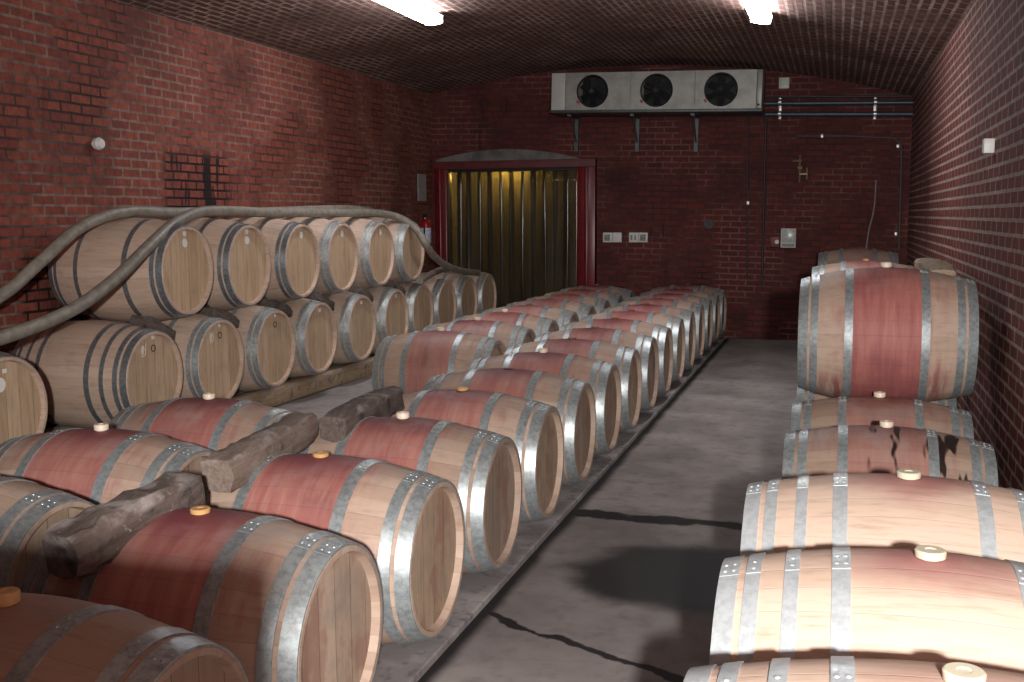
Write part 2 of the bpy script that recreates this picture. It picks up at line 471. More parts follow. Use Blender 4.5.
# passage behind the strip curtain
m_plaster = plain('grey_plaster', (.16, .15, .145), .85, 0, .5, 5)
m_plaster_pass = plain('passage_plaster', (.34, .31, .25), .85, 0, .3, 4)
structure(MB().box((-4.5, 16.9, 1.5), (3.4, .2, 3.0)).build('wall_passage', m_plaster_pass, smooth=False))
structure(MB().box((-6.1, 15.75, 1.5), (.2, 2.3, 3.0)).build('wall_passage_left', m_plaster_pass, smooth=False))
structure(MB().box((-2.9, 15.75, 1.5), (.2, 2.3, 3.0)).build('wall_passage_right', m_plaster_pass, smooth=False))
structure(MB().box((-4.5, 15.8, 3.05), (3.4, 2.4, .1)).build('ceiling_passage', m_plaster_pass, smooth=False))
structure(MB().box((-4.5, 15.95, -.1), (3.4, 2.0, .2)).build('floor_passage', m_floor, smooth=False))

# plinth the two middle rows stand on
PX0, PX1, PY0, PY1, PH = -3.62, -1.38, .6, 14.25, .035
structure(MB().box(((PX0 + PX1) / 2, (PY0 + PY1) / 2, PH / 2), (PX1 - PX0, PY1 - PY0, PH)).build('trim_1', m_plinth, smooth=False, bevel=.006))

# ------------------------------------------------------------------ barrels
KINDS = {  # length, bilge radius, head radius, hoops (centre x, width) on one side
    'stained': (.95, .355, .284, ((.20, .045), (.385, .042), (.448, .052))),
    'rack':    (.96, .385, .318, ((.20, .036), (.402, .030), (.452, .042))),
    'rack8':   (.96, .385, .318, ((.20, .036), (.305, .028), (.398, .030), (.452, .042))),
    'small':   (.90, .338, .272, ((.19, .043), (.365, .040), (.424, .050))),
    'wide':    (.92, .388, .310, ((.195, .043), (.375, .040), (.434, .050))),
    'hogshead': (1.04, .39, .320, ((.215, .045), (.335, .036), (.432, .038), (.494, .050))),
}
PROTO = {}
def radius(kind, x):
    L, rb, rh, _ = KINDS[kind]
    t = abs(x) / (L / 2)
    return rb - (rb - rh) * (t ** 1.9)
def barrel_proto(kind, hoop_m):
    L, rb, rh, hoops = KINDS[kind]
    SEG = 60
    root = empty('wine_barrel', (0, 0, 0))
    h = L / 2
    prof = [(-h + .032, rh - .028), (-h, rh - .020), (-h, rh - .003), (-h + .004, rh)]
    for i in range(1, 24):
        x = -h + L * i / 24
        prof.append((x, radius(kind, x)))
    prof += [(h - .004, rh), (h, rh - .003), (h, rh - .020), (h - .032, rh - .028)]
    mb = MB(); mb.lathe(prof, 'x', SEG)
    mb.f = mb.f[:-2]; mb.mi = mb.mi[:-2]
    mb.build('stave_body', m_stave, root, (0, 0, rb))
    for s in (-1, 1):
        hd = MB().lathe([(s * (h - .045), 0.0), (s * (h - .045), rh - .018), (s * (h - .028), rh - .0265), (s * (h - .0275), 0.0)], 'x', SEG)
        hd.build('head', m_head, root, (0, 0, rb))
        for (hx, w) in hoops:
            a, b = s * hx - w / 2, s * hx + w / 2
            ra, rb_ = radius(kind, min(abs(a), h)), radius(kind, min(abs(b), h))
            mb = MB().lathe([(a, ra - .002), (a, ra + .0045), (b, rb_ + .0045), (b, rb_ - .002)], 'x', SEG, close=True)
            # riveted lap on the top
            rm = (ra + rb_) / 2 + .0045
            tilt = math.atan2(rb_ - ra, b - a)
            for ang in (.06, .17):
                for dx in ((-.011, .011) if w > .04 else (0,)):
                    X = Matrix.Rotation(PI / 2 + ang, 4, 'X') @ Matrix.Translation((s * hx + dx, rm - .001 + dx * math.tan(tilt), 0)) @ Matrix.Rotation(PI / 2, 4, 'Z')
                    mb.lathe([(0, .0075), (.003, .0065), (.0045, .003), (.005, .0)], 'x', 10, X=X)
            lap = []
            for i in range(7):
                t = PI / 2 - .02 + .26 * i / 6
                for (q, r_) in ((a, ra), (b, rb_)):
                    for dr in (.0040, .0054): lap.append((q, (r_ + dr) * math.cos(t), (r_ + dr) * math.sin(t)))
            fs = []
            for i in range(6):
                k = 4 * i
                fs += [(k + 1, k + 5, k + 7, k + 3), (k, k + 1, k + 5, k + 4), (k + 2, k + 6, k + 7, k + 3)]
            fs += [(0, 2, 3, 1), (24, 25, 27, 26)]
            mb.add(lap, fs)
            mb.build('hoop', hoop_m, root, (0, 0, rb))
    return root
def make_bung(root, kind, m, size=1.0):
    rb = KINDS[kind][1]
    s = size; t = {'bung_amber': .5, 'bung_dark': .12, 'bung_dull': .4, 'bung_cork': 1.0, 'bung_white': .85}.get(m.name, .68)
    MB().lathe([(-.02, .020 * s), (.002 * t, .024 * s), (.003 * t, .030 * s), (.026 * t, .031 * s), (.031 * t, .028 * s), (.031 * t, .012 * s), (.027 * t, .010 * s), (.027 * t, 0)], 'z', 24).build('bung', m, root, (0, 0, 2 * rb))

count = 0
def barrel(kind, x, y, zaxis, label, group, stain=0.0, spill=0.0, tone=1.0, drip=0.0, bung=None, hoop_m=None, rx=0.0, bsize=1.0):
    """x is the middle of the barrel; zaxis the height of its axis above the floor"""
    global count
    key = (kind, hoop_m.name)
    if key not in PROTO:
        PROTO[key] = r = barrel_proto(kind, hoop_m); first = True
        PROTO[key + ('n',)] = len(r.children)
    else:
        src = PROTO[key]; r = src.copy(); col.objects.link(r)
        for ch in list(src.children):
            if ch.name.split('.')[0] in ('stave_body', 'head', 'hoop'):
                c = ch.copy(); col.objects.link(c); c.parent = r
    rb = KINDS[kind][1]
    r.location = (x, y, zaxis - rb)
    r.rotation_euler = (0, 0, rx)
    tag(r, label, 'barrel', group)
    seed = (count * 7.31) % 53 + .5
    for ch in r.children:
        ch['seed'] = seed; ch['stain'] = stain; ch['spill'] = spill; ch['tone'] = tone; ch['drip'] = drip
    count += 1
    if bung: make_bung(r, kind, bung, bsize)
    return r

ORD = ['first', 'second', 'third', 'fourth', 'fifth', 'sixth', 'seventh', 'eighth', 'ninth', 'tenth', 'eleventh', 'twelfth', 'thirteenth',
       'fourteenth', 'fifteenth', 'sixteenth', 'seventeenth']
ZAX = -1.2536 + H
BX = -1.371 - .475
Y0, PT = 1.955, .799
rnd = random.Random(3)
bungsB = {0: m_bung_cork, 1: m_bung_amber, 2: m_bung_amber, 3: m_bung_white, 4: m_bung_amber, 5: m_bung_dark, 6: m_bung_white}
lookB = {0: 'tan barrel with amber bung cut off by the bottom left corner, nearest in aisle row',
         1: 'dark wine-red barrel with shadowed front, second from the front in the aisle row',
         2: 'red-stained barrel with pink smears and amber bung, third from front in aisle row',
         3: 'red-stained barrel with tall white bung and grey head, fourth in the aisle row',
         4: 'purple-red barrel with low amber bung, fifth from the front in the aisle row',
         5: 'red-banded pale barrel without a light bung, sixth from the front in the aisle row'}
stB = {0: .12, 1: 1.0, 2: 1.0, 3: 1.0, 4: .95, 5: .95}
for k in range(16):
    lab = lookB.get(k, 'wine-stained oak barrel, %s from the front in the row along the aisle' % ORD[k])
    if k == 15: lab = 'wine-stained oak barrel at the far end of the aisle row, against the back wall'
    barrel('stained', BX, Y0 + PT * k, ZAX, lab, 'wine-stained barrels in the row along the aisle',
           stain=stB.get(k, rnd.uniform(.75, 1)), spill=.9 if k else .2, tone=rnd.uniform(.65, 1), bung=bungsB.get(k, m_bung_dull), hoop_m=m_hoop_galv)
CX = -2.515 - .475
yC = {1: 2.94, 2: 3.757, 3: 4.576, 7: 7.855, 8: 8.75, 9: 9.56, 10: 10.39, 11: 11.2, 12: 11.99, 13: 12.8, 14: 13.6}
lookC = {1: 'barrel end at the left edge with two dark hoops, just behind the blackened timber',
         2: 'red-stained barrel with white bung at left edge, behind the blackened timber',
         3: 'red-stained barrel with pale bung, behind the grey timber and below the rack',
         7: 'red barrel whose whole round side shows beside the gap in the left middle row'}
i = 0
for k, y in yC.items():
    i += 1
    lab = lookC.get(k, 'wine-stained barrel, %s behind the gap in the left middle row, next to the rack' % ORD[k - 7])
    barrel('stained', CX, y, ZAX, lab, 'wine-stained barrels in the left middle row',
           stain=.35 if k == 1 else rnd.uniform(.8, 1), spill=.8, tone=rnd.uniform(.65, 1), bung=m_bung_white if k < 10 else m_bung_dull, hoop_m=m_hoop_galv)

# rack of pale barrels along the left wall: two tiers on timber rails
LXC = -4.47 - .48
ZLOW, ZUP = -1.09 + H, -.376 + H
yL = [4.835, 6.211, 7.039, 7.881, 8.69, 9.581, 10.447, 11.20, 11.979, 12.786, 13.601]
yU = [6.653, 7.502, 8.384, 9.188, 10.078, 10.937]
def head_of(r, s=1):
    hs = [c for c in r.children if c.name.split('.')[0] == 'head']
    return max(hs, key=lambda c: s * sum(vv.co.x for vv in c.data.vertices))
def sticker(r, kind, y, z, rad):
    h = KINDS[kind][0] / 2 - .0275
    MB().lathe([(h - .001, 0), (h - .001, rad), (h + .0015, rad), (h + .0015, 0)], 'x', 20).build('sticker', m_paper, head_of(r)).location = (0, 0, 0)
    o = head_of(r).children[-1]; o.location = (0, y, z)
def taphole(r, kind, y, z, rad=.026):
    h = KINDS[kind][0] / 2 - .0275
    hd = head_of(r)
    MB().lathe([(h - .002, 0), (h - .002, rad), (h + .002, rad), (h + .002, rad * .75), (h - .001, rad * .7), (h - .001, 0)], 'x', 20).build('tap_hole', m_hole, hd, (0, y, z))
def square_tag(r, kind, y, z, s=.03):
    h = KINDS[kind][0] / 2 - .0275
    MB().box((h, 0, 0), (.003, s, s * .8)).build('paper_tag', m_paper, head_of(r), (0, y, z))
def chalk(r, kind, y, z):
    h = KINDS[kind][0] / 2 - .0265
    mb = MB(); q = random.Random(11)
    for a in range(5):
        p = [(h, y + q.uniform(-.03, .03), z + q.uniform(-.045, .045)) for _ in range(3)]
        mb.tube(smooth_path(p, 4), .0022, 5)
    mb.build('chalk_mark', m_chalk, head_of(r))
for i, y in enumerate(yL):
    k8 = i <= 1
    lab = {0: 'pale barrel head with round sticker, cut off by the left edge, in lower tier',
           1: 'pale eight-hooped barrel with dark tap hole and chalk marks, front of the lower wall tier'}.get(
        i, 'pale oak barrel, %s from the front in the lower tier along the left wall' % ORD[i])
    if i == len(yL) - 1: lab = 'pale barrel at the far end of the lower tier, in front of the strip curtain'
    kd = 'rack8' if k8 else 'rack'
    r = barrel(kd, LXC, y, ZLOW, lab, 'pale barrels in the lower tier on the left', stain=0, tone=.28 + .1 * rnd.random(), hoop_m=m_hoop_blue if i < 2 else m_hoop_galv)
    if i == 0:
        square_tag(r, kd, .02, .235); sticker(r, kd, -.02, .16, .042)
    elif i <= 3:
        taphole(r, kd, .02, .20); square_tag(r, kd, .02, .275); 
        if i < 3: chalk(r, kd, -.09, .20)
    elif i <= 6:
        square_tag(r, kd, .02, .25, .04)
for i, y in enumerate(yU):
    lab = {0: 'pale oak barrel nearest in the upper tier, the grey hose lying across its front',
           5: 'pale oak barrel at the far end of the upper tier, beside the red door frame'}.get(
        i, 'pale oak barrel, %s from the front in the upper tier under the grey hose' % ORD[i])
    r = barrel('rack', LXC, y, ZUP, lab, 'pale barrels in the upper tier on the left', stain=0, tone=.2 + .1 * rnd.random(), hoop_m=m_hoop_blue if i < 3 else m_hoop_galv)
    if i < 2:
        sticker(r, 'rack', .0, .20, .032); sticker(r, 'rack', .0, .265, .02)
    elif i < 5: sticker(r, 'rack', .02, .225, .03)
    else: taphole(r, 'rack', .05, .23, .02)

# barrels along the right wall
yR = [2.05, 2.80, 3.66]
for i, y in enumerate(yR):
    lab = ['bright new barrel cut off by the bottom edge at right, nearest in the right row',
           'bright new oak barrel with eight hoops and pink spill by its bung, second at right',
           'bright new oak barrel, third at right, in front of the dark-splashed barrel'][i]
    barrel('hogshead', .25, y, .39, lab, 'bright new barrels at the right', stain=0, spill=[.25, .75, .75][i], tone=.0, bung=m_bung_clear, hoop_m=m_hoop_new, bsize=1.25)
RX = .243
ZR1 = .338
yr = [5.08, 5.92, 6.72, 7.52, 8.32, 9.30, 10.10, 10.90, 11.70, 12.90, 13.72]
for i, y in enumerate(yr):
    lab = ['stained barrel splashed with dark runs, behind the bright new barrels at right',
           'brown stained barrel with white bung, directly below the tall stacked red barrel at right'][i] if i < 2 else \
        'stained barrel in the lower right row, hidden behind the front ones'
    barrel('small', RX, y, ZR1, lab, 'stained barrels in the lower right row', stain=.7 if i else .6, spill=.5, tone=1.0, drip=1.0 if i == 0 else 0, bung=m_bung_white if i < 2 else None, hoop_m=m_hoop_galv)
ZT = -.682 + H
barrel('wide', .270, 6.32, ZT, 'tall-stacked barrel with wide wine-red band, on top of the right row', 'upper barrels on the right', stain=1.3, spill=.3, tone=.6, bung=m_bung_white, hoop_m=m_hoop_galv)
barrel('small', .25, 9.70, -.736 + H, 'upper right barrel with amber bung, peeping out behind the big red-banded one', 'upper barrels on the right', stain=.8, spill=.5, tone=.85, bung=m_bung_amber, hoop_m=m_hoop_galv)
barrel('small', .245, 13.31, -.736 + H, 'farthest upper right barrel, a dark rim behind the amber-bunged one', 'upper barrels on the right', stain=.4, spill=.3, tone=1, hoop_m=m_hoop_galv)

# three slatted crates added out of view to shade the nearest aisle-row barrels
OX, OY, CW, CD, CH = -.68, .08, .84, .40, .496
for lv, wd_ in enumerate(('bottom', 'middle', 'top')):
    cr_ = empty('shade_crate', (OX, OY, CH * lv)); tag(cr_, 'slatted wooden crate added out of view to shade the barrels, %s of its stack' % wd_, 'crate', 'added crates shading the front barrels')
    for k in range(4):
        zc = .06 + .121 * k
        mb = MB()
        for sy in (-1, 1): mb.box((0, sy * (CD / 2 - .009), zc), (CW, .018, .112))
        for sx in (-1, 1): mb.box((sx * (CW / 2 - .009), 0, zc), (.018, CD - .036, .112))
        mb.build('slat_band', m_timber_pale, cr_, smooth=False)['seed'] = lv * 4 + k
    for sx in (-1, 1):
        for sy in (-1, 1): MB().box((sx * (CW / 2 - .045), sy * (CD / 2 - .036), CH / 2), (.05, .036, CH - .004)).build('corner_post', m_timber_pale, cr_, bevel=.003)
    MB().box((0, 0, .02), (CW - .04, CD - .04, .02)).build('base_board', m_timber_pale, cr_)
    MB().box((0, 0, CH - .03), (CW - .04, CD - .04, .016)).build('lid', m_timber_pale, cr_)

# ------------------------------------------------------------------ timber
def beam_mesh(L, w, h, seed, rough=.008, nseg=14):
    """weathered squared beam along y from 0 to L, chamfered, with an uneven outline"""
    q = random.Random(seed); mb = MB(); v = []; f = []
    sec = [(-.5, -.38), (-.38, -.5), (0, -.52), (.38, -.5), (.5, -.38), (.52, 0), (.5, .38), (.38, .5), (0, .52), (-.38, .5), (-.5, .38), (-.52, 0)]
    m = len(sec)
    bend = [q.uniform(-1, 1) for _ in range(4)]
    for i in range(nseg + 1):
        t = i / nseg
        ox = .012 * math.sin(3 * t + bend[0]) ; oz = .012 * math.sin(4 * t + bend[1])
        sc = 1.0 - (.10 if i in (0, nseg) else 0)
        for (a, b) in sec:
            v.append((a * w * sc + ox + q.uniform(-rough, rough), t * L + q.uniform(-rough, rough) * .6, b * h * sc + oz + q.uniform(-rough, rough)))
    for i in range(nseg):
        for k in range(m):
            l = (k + 1) % m
            f.append((i * m + k, i * m + l, (i + 1) * m + l, (i + 1) * m + k))
    f.append(tuple(reversed(range(m)))); f.append(tuple(nseg * m + k for k in range(m)))
    return mb.add(v, f)
def beam(name, p, q_, w, h, m, seed, label, cat='timber', group=None, roll=0):
    p, q_ = Vector(p), Vector(q_); d = q_ - p
    o = beam_mesh(d.length, w, h, seed).build(name, m)
    yy = d.normalized(); xx = yy.cross(Vector((0, 0, 1))).normalized(); zz = xx.cross(yy)
    o.matrix_world = Matrix.Translation(p) @ Matrix((xx, yy, zz)).transposed().to_4x4() @ Matrix.Rotation(roll, 4, 'Y')
    o['seed'] = seed * 3.7
    tag(o, label, cat, group)
    return o
zz = lambda z: z + H
beam('timber_beam', (-2.075, 2.40, zz(-.955)), (-2.02, 2.96, zz(-.882)), .135, .135, m_timber_dark, 5, 'blackened timber beam on the left end of the dark wine-red barrel, nearest of three', group='old beams lying along the middle row')
beam('timber_beam', (-2.10, 3.26, zz(-.930)), (-2.16, 4.00, zz(-.868)), .125, .125, m_timber_grey, 8, 'brown cracked timber beam with a whitish end, middle one of the three beams', group='old beams lying along the middle row')
beam('timber_beam', (-2.09, 4.15, zz(-.925)), (-2.14, 4.92, zz(-.905)), .125, .125, m_timber_dark, 12, 'grey-white dusty timber beam beside the empty gap, farthest of three', group='old beams lying along the middle row')
# rails under the left rack
for x, w in ((-4.70, 'front rail under the pale barrels, facing the middle row'), (-5.28, 'rear rail under the pale barrels, close to the left wall')):
    beam('timber_rail', (x, 4.3, .085), (x, 14.05, .085), .14, .165, m_timber_pale, 21 if x > -5 else 22, 'long sawn timber ' + w, 'timber', 'rails under the left rack')
# wedges between the two tiers
n = 0
for yu in yU:
    for s in (-.5, .5):
        yy_ = yu + s * .42 * 2
        if s > 0 and yu != yU[-1]: continue
        n += 1
for i in range(6):
    yv = yU[i] - .02
    p = Vector((-4.60, yv - .30, ZLOW + .345)); 
    o = beam_mesh(.36, .14, .085, 40 + i).build('wooden_wedge', m_timber_dark)
    o.location = (-4.62, yv - .40, (ZLOW + ZUP) / 2 + .02); o.rotation_euler = (-.35, 0, 0)
    o['seed'] = 40 + i
    tag(o, 'dark wooden wedge under the %s barrel of the upper tier' % ORD[i], 'wedge', 'wedges between the two tiers')
beam('timber_beam', (.60, 6.62, zz(-.385)), (.615, 8.3, zz(-.385)), .15, .14, m_timber_pale, 61, 'pale squared timber lying on the upper right barrel against the brick wall')

# ------------------------------------------------------------------ hoses
def hose_mat():
    N = NT('grey_hose'); o = N.obj()
    nz = N.noise(o, 14, 4)
    c = N.mix(N.step(nz, .35, .7), (.25, .225, .185), (.16, .145, .12))
    N.set(Base_Color=c, Roughness=.5); N.bump(N.noise(o, 60, 2), .15, .004)
    return N.m
m_hose = hose_mat()
def at(u, v, x): return W(u, v, 'x', x)
HR = .041
hA = [at(-60, 322, -4.95), at(0, 296, -4.95), at(40, 262, -4.95), at(75, 231, -4.93), at(105, 216.5, -4.92), at(135, 211, -4.92), at(165, 212.5, -4.93), at(215, 212, -4.95), at(270, 211.5, -4.95), at(320, 209.5, -4.95), at(350, 209, -4.95), at(366, 211, -4.95)]
o = MB().tube(smooth_path(hA), HR, 14).build('hose', m_hose); tag(o, 'grey hose lying farther back over the upper tier, against the brick wall side', 'hose')
o2 = MB().lathe([(0, HR * .6), (0, HR * 1.25), (.09, HR * 1.25), (.10, HR * .8), (.16, HR * .8), (.16, HR * .5)], 'y', 16).build('hose_coupling', plain('coupling', (.3, .3, .3), .4, .8), o)
o2.location = hA[-1]
hB = [at(-70, 352, -4.30), at(0, 338, -4.34), at(70, 311, -4.40), at(115, 279, -4.43), at(150, 245, -4.50), at(175, 223, -4.60), at(200, 212, -4.70), at(230, 211, -4.74), at(270, 212.5, -4.74), at(330, 213, -4.72), at(380, 213.5, -4.68), at(402, 219, -4.55), at(417, 230, -4.40), at(425, 243, -4.3), at(434, 256, -4.3), at(447, 266, -4.35), at(462, 271, -4.45), at(478, 273, -4.5)]
o = MB().tube(smooth_path(hB), HR, 14).build('hose', m_hose); tag(o, 'grey hose sweeping across the front barrel and drooping past the far end of the rack', 'hose')
hC = [at(420, 281, -4.40), at(430, 274.5, -4.45), at(440, 270, -4.52), at(446, 269, -4.6)]
o = MB().tube(smooth_path(hC), HR * .9, 12).build('hose', m_hose); tag(o, 'short grey hose end lying on the lower tier under the last upper barrel', 'hose')
MB().lathe([(0, .02), (0, .05), (.06, .05), (.07, .03), (.12, .03), (.12, .0)], 'y', 14).build('hose_coupling', m_hoop_blue, o, hC[-1])

# ------------------------------------------------------------------ cooling unit
m_ac = plain('cooler_steel', (.31, .31, .285), .45, .35, .25, 6)
m_ac_white = plain('cooler_end_panel', (.52, .51, .48), .5, 0, .1, 6)
m_black = plain('black_metal', (.012, .012, .013), .5, .2)
m_tray = plain('drip_tray', (.10, .115, .115), .5, .5)
AY = 13.72
a, b = W(551, 73, 'y', AY), W(762, 69.5, 'y', AY)
c, d = W(551, 110.5, 'y', AY), W(762, 108, 'y', AY)
ctr = (a + b + c + d) / 4
AW, AH = ((b - a).length + (d - c).length) / 2, ((a - c).length + (b - d).length) / 2
AT = -math.atan2(((b + d) - (a + c)).z, ((b + d) - (a + c)).x)
ac = empty('cooling_unit', (ctr.x, AY, ctr.z - AH / 2), (0, AT, 0))
tag(ac, 'long grey steel cooling unit with three round fans, hung high on the back wall', 'cooler')
DEP = YB - AY - .06
fanx = [W(u, 90, 'y', AY).x - ctr.x for u in (592, 656, 720.5)]
FR = .200
def front_panel(x0, x1, hole, mat, name):
    """steel front panel with a round opening"""
    mb = MB(); seg = 48; v = []; f = []
    zc = AH / 2
    for k in range(seg):
        t = 2 * PI * k / seg
        v.append((hole + FR * math.cos(t), 0, zc + FR * math.sin(t)))
    for k in range(seg):
        t = 2 * PI * k / seg
        cxx, s_ = math.cos(t), math.sin(t)
        rx = (x1 - hole) / cxx if cxx > 1e-6 else (x0 - hole) / cxx if cxx < -1e-6 else 1e9
        rz = (AH - zc) / s_ if s_ > 1e-6 else (0 - zc) / s_ if s_ < -1e-6 else 1e9
        r = min(rx, rz)
        v.append((hole + r * cxx, 0, zc + r * s_))
    for k in range(seg):
        l = (k + 1) % seg
        f.append((k, l, seg + l, seg + k))
    # corners
    for cxn, czn in ((x0, 0), (x1, 0), (x0, AH), (x1, AH)):
        best = sorted(range(seg), key=lambda k: (v[seg + k][0] - cxn) ** 2 + (v[seg + k][2] - czn) ** 2)[:2]
        v.append((cxn, 0, czn)); f.append((seg + best[0], seg + best[1], len(v) - 1))
    # rim of the opening, turned inwards
    nb = len(v)
    for k in range(seg): v.append((v[k][0], .05, v[k][2]))
    for k in range(seg):
        l = (k + 1) % seg; f.append((k, nb + k, nb + l, l))
    return mb.add(v, f).build(name, mat, ac)
edges = [-AW / 2 + .19, (fanx[0] + fanx[1]) / 2 + .08, (fanx[1] + fanx[2]) / 2 + .08, AW / 2 - .07]
for k in range(3): front_panel(edges[k] + .002, edges[k + 1] - .002, fanx[k], m_ac, 'front_panel')
MB().box((-AW / 2 + .0935, DEP / 2 - .004, AH / 2), (.185, DEP, AH)).build('end_panel', m_ac_white, ac, bevel=.006)['label'] = 'white end panel'
MB().box((AW / 2 - .034, DEP / 2 - .004, AH / 2), (.066, DEP, AH)).build('end_panel', m_ac, ac, bevel=.006)
mb = MB(); wmid = edges[3] - edges[0]; xm = (edges[3] + edges[0]) / 2
mb.box((xm, DEP / 2 + .01, AH - .006), (wmid, DEP - .02, .012)); mb.box((xm, DEP / 2 + .01, .006), (wmid, DEP - .02, .012)); mb.box((xm, DEP - .01, AH / 2), (wmid, .015, AH - .02))
mb.build('casing', m_ac, ac, smooth=False)
MB().box((0, DEP / 2 - .02, -.022), (AW + .02, DEP + .06, .036)).build('drip_tray', m_tray, ac, bevel=.006)
for fx in fanx:
    fan = MB().lathe([(.055, .012), (.030, .055), (.10, .06), (.10, 0)], 'y', 20).build('fan', m_black, ac, (fx, 0, AH / 2))
    for k in range(6):
        X = Matrix.Rotation(2 * PI * k / 6, 4, 'Y') @ Matrix.Translation((0, .075, .11)) @ Matrix.Rotation(.5, 4, 'Z')
        MB().box((0, 0, 0), (.09, .006, .14), X).build('fan_blade', m_black, fan)
    mb = MB()
    for r_ in (.045, .07, .095, .12, .145, .17, .192):
        mb.tube([(r_ * math.cos(2 * PI * k / 36), -.012 - .03 * (1 - (r_ / .22) ** 2), r_ * math.sin(2 * PI * k / 36)) for k in range(37)], .0028, 5)
    for k in range(8):
        t = 2 * PI * (k + .5) / 8
        mb.tube([(rr * math.cos(t), -.012 - .03 * (1 - (rr / .22) ** 2), rr * math.sin(t)) for rr in (.03, .09, .15, .212)], .0035, 5)
    mb.tube([(.204 * math.cos(2 * PI * k / 40), -.004, .204 * math.sin(2 * PI * k / 40)) for k in range(41)], .006, 6)
    mb.build('fan_guard', plain('fan_guard', (.03, .03, .03), .4, .6), fan)
    MB().box((0, 0, 0), (.03, .006, .045)).build('warning_tag', plain('red_tag', (.35, .03, .03), .5), ac, (fx - .19, -.004, .10)).rotation_euler = (0, -.6, 0)
    back = MB().box((fx, DEP - .06, AH / 2), (.5, .02, .44)).build('coil', m_black, ac)
MB().lathe([(-.008, 0), (-.008, .016), (0, .016), (0, 0)], 'y', 12).build('cable_gland', m_black, ac, (AW / 2 - .04, -.004, .045))
for u in (577, 638, 697):
    bx = W(u, 120, 'y', YB - .05)
    g = MB(); g.box((0, 0, -.27), (.05, .05, .46)); g.box((0, -.24, -.055), (.05, .44, .03)); g.tube([(0, -.36, -.07), (0, -.02, -.38)], .012, 8)
    o = g.build('wall_bracket', m_tray, ac, smooth=False)
    o.location = (bx.x - ctr.x, DEP + .03, 0)

# ------------------------------------------------------------------ pipes and things on the back wall
m_pipe = plain('blue_grey_pipe', (.055, .085, .11), .4, .3)
m_clamp = plain('zinc_clamp', (.55, .56, .55), .35, .7)
m_conduit = plain('dark_conduit', (.035, .022, .022), .55)
m_white = plain('white_plastic', (.66, .65, .61), .45, 0, .12)
m_greyface = plain('grey_socket_face', (.23, .25, .23), .5)
def pipe(u0, v0, u1, v1, r, m, name, label, cat, dy=.05, group=None):
    p, q = W(u0, v0, 'y', YB - dy), W(u1, v1, 'y', YB - dy)
    o = MB().tube([p + (q - p) * i / 6 for i in range(7)], r, 12).build(name, m)
    return tag(o, label, cat, group)
pu = pipe(763, 103.5, 917, 102.5, .028, m_pipe, 'pipe', 'upper blue-grey pipe running from the cooling unit to the right wall', 'pipe', .08)
pl = pipe(562, 114.5, 915, 114.0, .030, m_pipe, 'pipe', 'lower blue-grey pipe running under the cooling unit to the right wall', 'pipe', .08)
pt = pipe(763, 97, 912, 96, .014, plain('dark_pipe', (.03, .035, .035), .5), 'pipe', 'thin dark pipe just above the two blue-grey pipes', 'pipe', .05)
for u, s in ((780, 'beside the cooling unit'), (875, 'near the right wall corner')):
    t = W(u, 108.5, 'y', YB)
    cl = empty('pipe_clamp', (t.x, YB, t.z))
    tag(cl, 'bright zinc pipe clamp holding the two blue pipes, ' + s, 'clamp', 'clamps on the blue pipes')
    MB().box((0, -.008, 0), (.04, .012, .28)).build('backing_strip', m_clamp, cl, bevel=.003)
    for dz in (.072, -.072):
        MB().lathe([(-.018, .034), (-.018, .038), (.018, .038), (.018, .034)], 'x', 20, close=True).build('saddle', m_clamp, cl, (0, -.08, dz))
        MB().box((0, -.03, dz * 1.75), (.035, .05, .02)).build('lug', m_clamp, cl, bevel=.003)
pipe(748, 116, 747, 278, .011, m_conduit, 'conduit', 'left of the two thin dark conduits running down the back wall', 'pipe', .012)
pipe(766, 116, 762, 283, .015, m_conduit, 'conduit', 'right of the two thin dark conduits running down the back wall', 'pipe', .012)
c1 = [W(797, 136, 'y', YB - .02), W(850, 136, 'y', YB - .02), W(894, 138, 'y', YB - .02), W(901, 144, 'y', YB - .02), W(901.5, 160, 'y', YB - .02), W(899, 250, 'y', YB - .02)]
tag(MB().tube(c1, .012, 10).build('conduit', plain('grey_conduit', (.07, .06, .065), .5)), 'grey conduit bending down in the right corner of the back wall', 'pipe')
for u, v in ((748, 203), (822, 136), (898, 146), (896, 234)):
    t = W(u, v, 'y', YB - .02)
    o = MB().box((0, -.014, 0), (.035, .02, .05)).build('conduit_clip', m_clamp, bevel=.004); o.location = (t.x, YB - .016, t.z)
    tag(o, {748: 'small pale clip on the left thin dark conduit', 822: 'small pale clip on the horizontal grey conduit', 898: 'small pale clip at the bend of the grey conduit', 896: 'small pale clip low on the grey conduit in the corner'}[u], 'clip', 'conduit clips')
def wall_box(name, u0, v0, u1, v1, depth, label, cat, m=m_white, group=None, y=YB):
    p, q = W((u0 + u1) / 2, (v0 + v1) / 2, 'y', y), None
    w = abs(W(u1, v0, 'y', y).x - W(u0, v0, 'y', y).x); h = abs(W(u0, v0, 'y', y).z - W(u0, v1, 'y', y).z)
    e = empty(name, (p.x, y, p.z - h / 2), (0, .01, 0)); tag(e, label, cat, group)
    MB().box((0, -depth / 2, h / 2), (w, depth, h)).build('back_box', m, e, bevel=.006)
    return e, w, h, depth
